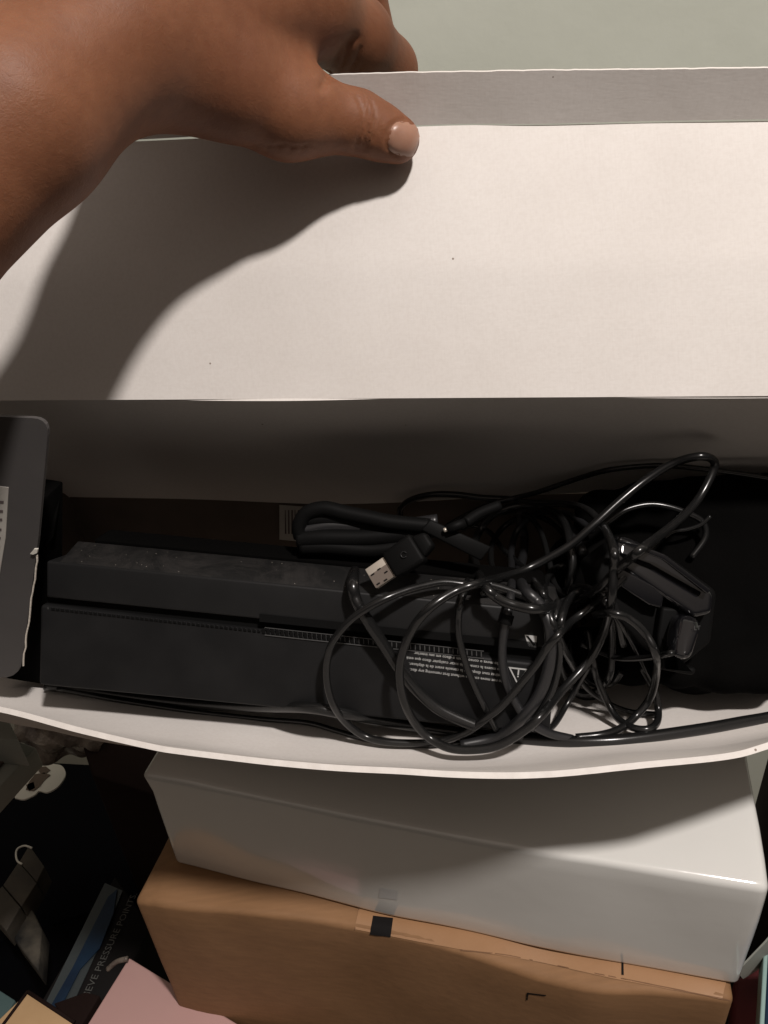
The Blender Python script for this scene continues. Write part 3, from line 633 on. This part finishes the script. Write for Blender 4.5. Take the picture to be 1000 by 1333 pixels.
bpy.context.view_layer.update(); btw = bvh_of([wb])
def WH(x, y, l):
    r = ray(x, y); h = btw.ray_cast(Vector(CAM), Vector(r)); n = np.array(h[1]); n = n if n.dot(r) < 0 else -n; return np.array(h[0]) + n * l
mesh('grey_mark', [WH(x, y, .0003) for x, y in [(495, 1156), (518, 1160), (517, 1171), (493, 1168)]], [(0, 1, 2, 3)], m_patch, whitebox)  # small pale grey patch on the front face
# ------------------------------------------------------------------ brown box
ZB = botp[2] - CZ
k_l, k_r = at_z(174, 1161, ZB), at_z(957, 1308, ZB)
ku = k_r - k_l; LK = np.linalg.norm(ku); ku /= LK; kv = np.array([-ku[1], ku[0], 0])
kb = plane_hit(240, 1318, k_l, kv); hK = k_l[2] - kb[2]
brown = thing('brown_box', 'brown cardboard box under the glossy white box', 'box')
def kfn(c):
    c = c.copy(); t = c[0] / LK; top = 1 + c[2] / hK
    fr = max(0, 1 - c[1] / .03)
    c[2] -= fr * top * (.004 * math.exp(-((t - .72) / .05) ** 2) + .003 * math.sin(t * 19) * .3)
    c[1] -= fr * (.004 * math.sin(t * 9 + 1) + .003 * math.exp(-((t - .8) / .05) ** 2))
    if c[0] < .02: c[2] -= (.02 - c[0]) * .3 * top
    return c
kb_ = boxmesh('box_body', k_l, ku, kv, LK, .27, hK, m_kraft, brown, .0042, .0012, 22, fn=kfn)
KN = -kv
def KT(x, y, dz=.0012): return at_z(x, y, ZB + dz)
def KFt(x, y, l=.0): return plane_hit(x, y, k_l - kv * l, kv)
bpy.context.view_layer.update()
btk = bvh_of([kb_]); 
def KH(x, y, l=.0006):
    r = ray(x, y); h = btk.ray_cast(Vector(CAM), Vector(r)); return np.array(h[0]) + np.array(h[1] if h[1].dot(Vector(r)) < 0 else -h[1]) * l
m_tape = M('kraft_tape', (.36, .19, .095), .5, .35, noise=(16, 6, (.27, .145, .07), (.32, .178, .09), .3, .7), bump=[(160, .15, .0008)])
def strip(name, top, botl, m, parent, n=30, l=.0006, nvv=3):
    T = resample(np.array(top, float), n); B_ = resample(np.array(botl, float), n); vs = []; fs = []
    for k in range(nvv + 1):
        for j in range(n):
            q = T[j] + (B_[j] - T[j]) * k / nvv; vs.append(KH(q[0], q[1], l))
    for k in range(nvv):
        for j in range(n - 1): a_ = k * n + j; fs.append((a_, a_ + 1, a_ + n + 1, a_ + n))
    return mesh(name, vs, fs, m, parent, smooth=True)
tp = strip('tape', [(468, 1179), (600, 1203), (800, 1238), (948, 1266)], [(462, 1209), (600, 1236), (700, 1252), (800, 1275), (940, 1300)], m_tape, brown)
strip('black_mark', [(486, 1193), (512, 1196)], [(482, 1215), (509, 1219)], m_black, tp, n=4, l=.001)
strip('black_mark', [(809, 1241), (811.5, 1241.5)], [(809, 1270), (812, 1270.5)], m_black, tp, n=3, l=.001)
strip('printed_corner', [(687, 1291), (711, 1294)], [(687, 1292.8), (711, 1295.6)], m_black, brown, n=4, nvv=1)
strip('printed_corner', [(686, 1291), (688.5, 1291)], [(685.5, 1301), (687, 1301)], m_black, brown, n=3, nvv=1)
m_seamk = M('kraft_seam', (.16, .085, .045), .8, .2)
strip('flap_seam', [(600, 1236), (660, 1243), (700, 1251), (760, 1264), (950, 1301)], [(600, 1237.5), (660, 1244.3), (700, 1252.3), (760, 1265.5), (950, 1302.5)], m_seamk, brown, n=40, nvv=1)
strip('flap_seam', [(468, 1179), (469.2, 1179.3)], [(462, 1209), (463.2, 1209.3)], m_seamk, brown, n=3, nvv=1, l=.0012)

# things under and around
zp = kb[2]                                  # underside of the brown box
base = prism('storage_crate', [np.append((k_l + kv * .02 + ku * .10)[:2], .0), np.append((k_r + kv * .02)[:2], .0), np.append((k_r + kv * .26)[:2], 0), np.append((k_l + kv * .26 + ku * .10)[:2], 0)] + [np.append((k_l + kv * .02 + ku * .10)[:2], zp - .001), np.append((k_r + kv * .02)[:2], zp - .001), np.append((k_r + kv * .26)[:2], zp - .001), np.append((k_l + kv * .26 + ku * .10)[:2], zp - .001)], m_darkbrown, None, .003)
tag(base, 'dark crate hidden beneath the brown box, carrying the stack', 'crate')

ZP = -.60
def zq(x, y, z): return at_z(x, y, z)
def prism_top(name, poly, z, h, m, parent=None, bev=.001, label=None, cat=None):
    t = [zq(x, y, z) for x, y in poly]; n = len(t); b = [p - np.array([0, 0, h]) for p in t]
    if n == 4: o = prism(name, b + t, m, parent, bev)
    else: o = flat(name, t, (0, 0, -1), h, m, parent)
    if label: tag(o, label, cat)
    return o
pink = prism_top('pink_box', [(168, 1246), (420, 1400), (330, 1520), (72, 1400)], -.62, .10, m_pink, None, .0015, 'pink cardboard box beside the foot of the brown box', 'box')
tanb = thing('tan_box', 'small open tan cardboard box in the bottom left corner', 'box')
prism_top('box_body', [(36, 1291), (96, 1331), (50, 1400), (-20, 1345)], -.66, .12, m_tan, tanb, .001)
e = [zq(36, 1291, -.66), zq(97, 1331, -.66)]; tube('box_edge', e, .0017, m_darkbrown, tanb, n=8); tube('box_edge', [zq(36, 1291, -.66), zq(-4, 1345, -.66)], .0015, m_darkbrown, tanb, n=8)
prism_top('teal_box', [(-30, 1270), (20, 1302), (-2, 1338), (-60, 1320)], -.67, .2, m_teal, None, .001, 'dark teal box at the bottom left corner beside the tan box', 'box')
# mattress package: black side with writing, blue picture, pale band
pk = thing('bedding_package', 'dark package with blue picture band and white capital lettering on its side', 'package')
ZK = -.80
def PK(x, y, d=0): return at_z(x, y, ZK + d)
prism_top('package_body', [(150, 1140), (197, 1206), (150, 1300), (20, 1360)], ZK, .3, m_black, pk, .002)
flat('picture_band', [PK(a, b, .001) for a, b in [(137, 1150), (160, 1160), (142, 1205), (85, 1330), (48, 1330), (80, 1265)]], (0, 0, 1), .001, m_bluegrey, pk)
flat('blue_picture', [PK(a, b, .003) for a, b in [(141, 1168), (153, 1158), (148, 1190), (130, 1235), (105, 1262), (78, 1315), (62, 1318), (95, 1260), (120, 1210)]], (0, 0, 1), .001, m_blue, pk)
p1, p2 = PK(110, 1306, .0022), PK(164, 1192, .0022); tx = p2 - p1; tl = np.linalg.norm(tx)
tt = text('lettering', 'RELIEVE PRESSURE POINTS.', PK(106, 1318, .0022), tx, np.cross([0, 0, 1], tx), .0105, M('dim_print', (.075, .075, .07), .7, .2), pk)
# speckled brown paper scraps
prism_top('paper_bag', [(70, 1306), (112, 1291), (130, 1296), (100, 1345)], -.70, .02, m_darkbrown, None, .001, 'torn brown paper scrap beside the pink box', 'paper')
o = SDF((-.36, -.52, .5), (-.1, -.3, .9), .003)
lump = lambda c, r, o=o: o.cone(c, c + .001, r, r, .01)
# crinkled wrap on pink box's corner
tube('plastic_wrap', catmull([zq(140, 1262, -.62), zq(152, 1252, -.615), zq(166, 1248, -.612)]), [.002] * 17, m_film)
tag(bpy.data.objects['plastic_wrap'], 'crumpled clear wrap on the corner of the pink box', 'wrap')
# dark stack at the left: navy carton, blocks, hook, scraps
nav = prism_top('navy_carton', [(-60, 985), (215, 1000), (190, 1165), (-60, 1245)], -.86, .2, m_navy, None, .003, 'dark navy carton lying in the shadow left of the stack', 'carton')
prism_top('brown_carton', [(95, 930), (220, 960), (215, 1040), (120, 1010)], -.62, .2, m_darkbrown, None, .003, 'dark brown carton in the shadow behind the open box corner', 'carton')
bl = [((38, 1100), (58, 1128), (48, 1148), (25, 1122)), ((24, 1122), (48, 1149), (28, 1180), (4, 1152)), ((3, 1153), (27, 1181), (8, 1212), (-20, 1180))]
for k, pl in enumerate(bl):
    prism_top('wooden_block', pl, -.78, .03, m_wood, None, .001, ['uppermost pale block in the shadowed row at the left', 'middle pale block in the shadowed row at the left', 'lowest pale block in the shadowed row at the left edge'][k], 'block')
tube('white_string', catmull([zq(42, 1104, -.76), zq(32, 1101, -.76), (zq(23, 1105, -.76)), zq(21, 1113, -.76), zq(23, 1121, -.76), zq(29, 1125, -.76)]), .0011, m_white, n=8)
tag(bpy.data.objects['white_string'], 'loop of white string beside the pale blocks', 'string')
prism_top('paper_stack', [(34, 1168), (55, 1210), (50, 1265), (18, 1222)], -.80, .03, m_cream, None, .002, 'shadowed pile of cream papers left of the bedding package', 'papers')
# grey shelf corner at far left with sheet of paper on it
shelf = thing('grey_shelf', 'grey painted shelf corner jutting in at the left edge', 'shelf')
ZS = -.44
prism_top('shelf_board', [(-90, 940), (18, 962), (47, 973), (-60, 1088)], ZS, .02, m_greypaint, shelf, .0012)
pst = prism_top('shelf_upright', [(-30, 918), (4, 922), (24, 964), (-20, 960)], ZS + .028, .028, m_greypaint, shelf, .0012)
pc = flat('printed_card', [zq(x, y, ZS + .001) for x, y in [(-30, 930), (0, 945), (14, 985), (-30, 1030)]], (0, 0, 1), .002, m_film); tag(pc, 'printed card with a white edge lying on the grey shelf', 'card')
# rounded white card with a brown sketch
ZC = -.70
wc = thing('white_card', 'white card with rounded lobes and a brown drawing behind the shelf', 'card')
pts = [(20, 1040), (32, 1042), (46, 1036), (52, 1031), (62, 1033), (74, 1027), (82, 1018), (86, 1008), (82, 999), (72, 996), (56, 996), (30, 1004)]
flat('card', [zq(x, y, ZC) for x, y in catmull(pts + [pts[0]], 4)[:-1, :2]], (0, 0, 1), .002, m_white, wc)
for pl in ([(48, 999), (60, 998), (66, 1003), (58, 1008), (52, 1006)], [(46, 1008), (58, 1006), (66, 1009), (58, 1016), (52, 1024), (44, 1030), (34, 1028), (38, 1018)], [(34, 1022), (44, 1018), (46, 1026), (38, 1030)]):
    flat('drawing', [zq(x, y, ZC + .0025) for x, y in pl], (0, 0, 1), .0005, m_sketch, wc)
# crumpled film behind
fm = sheet('plastic_film', [[zq(x, y, -.60) for x, y in [(8, 915), (60, 925), (110, 940), (150, 950)]], [zq(x, y, -.62) for x, y in [(25, 960), (60, 968), (90, 975), (130, 972)]], [zq(x, y, -.66) for x, y in [(38, 985), (62, 990), (82, 985), (120, 980)]]], .001, m_film, None, nu=40, nv=20, amp=.012, freq=45); tag(fm, 'crumpled brownish plastic film behind the shelf corner', 'plastic film')
# right side: crumpled paper, folded flap, maroon cloth, teal edged book
rb = sheet('grey_paper_flap', [[zq(1060, 1085, -.44), zq(1030, 1180, -.46), zq(962, 1268, -.50)], [zq(1100, 1100, -.47), zq(1040, 1215, -.50), zq(967, 1274, -.52)]], .001, m_film, None, nu=20, nv=8, amp=.002, freq=40); rb.data.materials[0] = m_greypaint; tag(rb, 'creased grey paper sheet tucked behind the right end of the glossy white box', 'paper')
prism_top('maroon_cloth', [(955, 1275), (1100, 1200), (1100, 1450), (945, 1420)], -.60, .02, m_maroon, None, .004, 'folded maroon cloth at the bottom right corner', 'cloth')
prism_top('dark_carton', [(1012, 940), (1200, 900), (1200, 1250), (1008, 1215)], -.56, .3, m_darkbrown, None, .003, 'dark carton in the shadow past the right end of the glossy white box', 'carton')
bk_ = thing('blue_book', 'dark blue book with pale teal edge at the right edge of the frame', 'book')
prism_top('cover', [(1000, 1230), (1100, 1230), (1100, 1400), (992, 1400)], -.50, .012, m_blue, bk_, .001)
prism_top('page_edge', [(995, 1226), (1001, 1226), (992, 1400), (985, 1400)], -.498, .016, m_tealedge, bk_, .0008)

# ------------------------------------------------------------------ the hand
person = thing('person', 'bare brown forearm and left hand pinching the raised lid of the open box', 'person')
H = SDF((-.30, .05, .22), (.045, .38, .53), .0016)
def hc(p, q_, k=.008, **kw):
    (x1, y1, d1, r1), (x2, y2, d2, r2) = p, q_
    H.cone(cs(x1, y1, d1), cs(x2, y2, d2), r1 * d1 / F, r2 * d2 / F, k, **kw)
# forearm
hc((-420, 585, .285, 138), (-150, 315, .289, 122), .008)
hc((-150, 315, .289, 122), (20, 155, .303, 114), .008)
hc((20, 155, .303, 114), (140, 58, .325, 96), .008)
hc((130, 70, .333, 78), (290, 105, .364, 64), .02)
# back of hand: several metacarpals
hc((160, 45, .334, 88), (400, -5, .385, 60), .016)
hc((190, 10, .344, 80), (395, -75, .40, 58), .016)
hc((190, -5, .344, 76), (370, -145, .41, 53), .016)
hc((190, -15, .344, 66), (340, -205, .42, 46), .016)
# thumb: metacarpal, proximal, distal
hc((245, 90, .354, 70), (375, 145, .384, 56), .010)
hc((300, 95, .368, 58), (366, 94, .386, 44), .010)
hc((375, 145, .384, 54), (466, 160, .396, 38), .010)
hc((466, 160, .396, 37), (494, 172, .400, 34), .005)
hc((494, 172, .400, 33), (517, 182, .402, 29.5), .004)
# fingers curled behind the flap: index visible
for (a1, b1, c1, e1) in [((400, 15, .392, 56), (462, 50, .425, 47), (500, 92, .462, 42), (475, 130, .480, 36)),
                         ((395, -75, .40, 56), (440, -75, .445, 46), (460, -20, .48, 40), (480, 45, .495, 34)),
                         ((370, -145, .41, 52), (420, -145, .455, 45), (490, -80, .485, 38), (470, -30, .50, 33)),
                         ((340, -205, .42, 46), (410, -200, .46, 40), (440, -155, .485, 34), (430, -115, .495, 30))]:
    hc(a1, b1, .012); hc(b1, c1, .007); hc(c1, e1, .005)
# fine creases
def crease_(pts, r, k=.0012):
    P = catmull(pts, 4)
    for a1, b1 in zip(P[:-1], P[1:]): H.cone(cs(*a1[:3]), cs(*b1[:3]), r, r, k, sub=True)
hand = H.build('arm_and_hand', m_skin, person, it=3, cs=1)
me = hand.data; nV = len(me.vertices); co = np.zeros(nV * 3, np.float32); me.vertices.foreach_get('co', co); co = co.reshape(-1, 3).astype(float)
no = np.array([v.normal[:] for v in me.vertices])
rel = co - CAM; dz = rel @ FW; X = rel @ RT / dz * F + 500; Y = 666.5 - rel @ UP / dz * F
facing = (no * rel).sum(1) < 0
def crz(P, depth, wpx, dmin=0, dmax=1):
    P = catmull(P, 5); best = np.full(nV, 1e9)
    for k in range(len(P) - 1):
        a, b = P[k], P[k + 1]; ab = b - a; t = np.clip(((X - a[0]) * ab[0] + (Y - a[1]) * ab[1]) / (ab @ ab + 1e-9), 0, 1)
        best = np.minimum(best, np.hypot(X - a[0] - t * ab[0], Y - a[1] - t * ab[1]))
    g = np.exp(-(best / wpx) ** 2) * facing * (dz > dmin) * (dz < dmax)
    co[:] = co - no * (g * depth)[:, None]
for dx in (0, 7, -8):
    crz([(474 + dx, 126), (481 + dx, 145), (479 + dx, 168), (470 + dx, 196)], .0010, 2.0, dmax=.43)
crz([(492, 146), (498, 158), (496, 172)], .0004, 1.7, dmax=.43); crz([(486, 150), (491, 166), (486, 184)], .0004, 1.6, dmax=.43)
nc = [(527 + 24 * math.cos(t), 181 + 25.5 * math.sin(t)) for t in np.radians([110, 140, 165, 190, 215, 245, 270])]
crz(nc, .0011, 2.2, dmax=.43)
crz([(420, 113), (430, 92), (444, 70), (462, 50)], .0016, 6); crz([(434, 104), (446, 84), (458, 58)], .0008, 2.6); crz([(450, 102), (462, 82), (470, 62)], .0006, 2.4); crz([(462, 100), (472, 84)], .0005, 2.2)
for k in range(9):
    x0 = 262 + k * 16; crz([(x0, 196 + (k % 3) * 2), (x0 + 9, 188 + (k % 2) * 3), (x0 + 22, 191)], .0004, 1.8)
me.vertices.foreach_set('co', co.astype(np.float32).ravel()); me.update()
bpy.context.view_layer.update()
bth = bvh_of([hand])
def NH(x, y, l):
    r = ray(x, y); h = bth.ray_cast(Vector(CAM), Vector(r))
    if h[0] is None: return None
    n = np.array(h[1]); n = n if n.dot(r) < 0 else -n; return np.array(h[0]) + n * l
cx, cy = 527, 181; ang = math.radians(12); vs = []; fs = []; NR, NS = 7, 28
ok = True
for i in range(NR + 1):
    for k in range(NS):
        th = 2 * math.pi * k / NS; rr_ = i / NR; e = 3.2
        c_, s_ = math.cos(th), math.sin(th); sx = math.copysign(abs(c_) ** (2 / e), c_) * 20.5 * rr_; sy = math.copysign(abs(s_) ** (2 / e), s_) * 22 * rr_
        x = cx + sx * math.cos(ang) - sy * math.sin(ang); y = cy + sx * math.sin(ang) + sy * math.cos(ang)
        p = NH(x, y, .0007 * (1 - rr_ ** 4) + .0001)
        if p is None: p = vs[-1] if vs else CAM
        vs.append(p)
for i in range(NR):
    for k in range(NS): a = i * NS + k; b = i * NS + (k + 1) % NS; fs.append((a, b, b + NS, a + NS))
nail = mesh('thumb_nail', vs, fs, m_nail, hand, smooth=True)
# sleeve edge far up the arm
SV = SDF((-.32, .0, .20), (-.02, .45, .50), .003)
a_, b__ = (-420, 330, .31, 180), (-250, 275, .32, 172)
SV.cone(cs(*a_[:3]), cs(*b__[:3]), a_[3] * .31 / F, b__[3] * .32 / F, .01)
sl = SV.build('sleeve', m_sleeve, person, it=2, cs=1)
print('verts hand', nV)
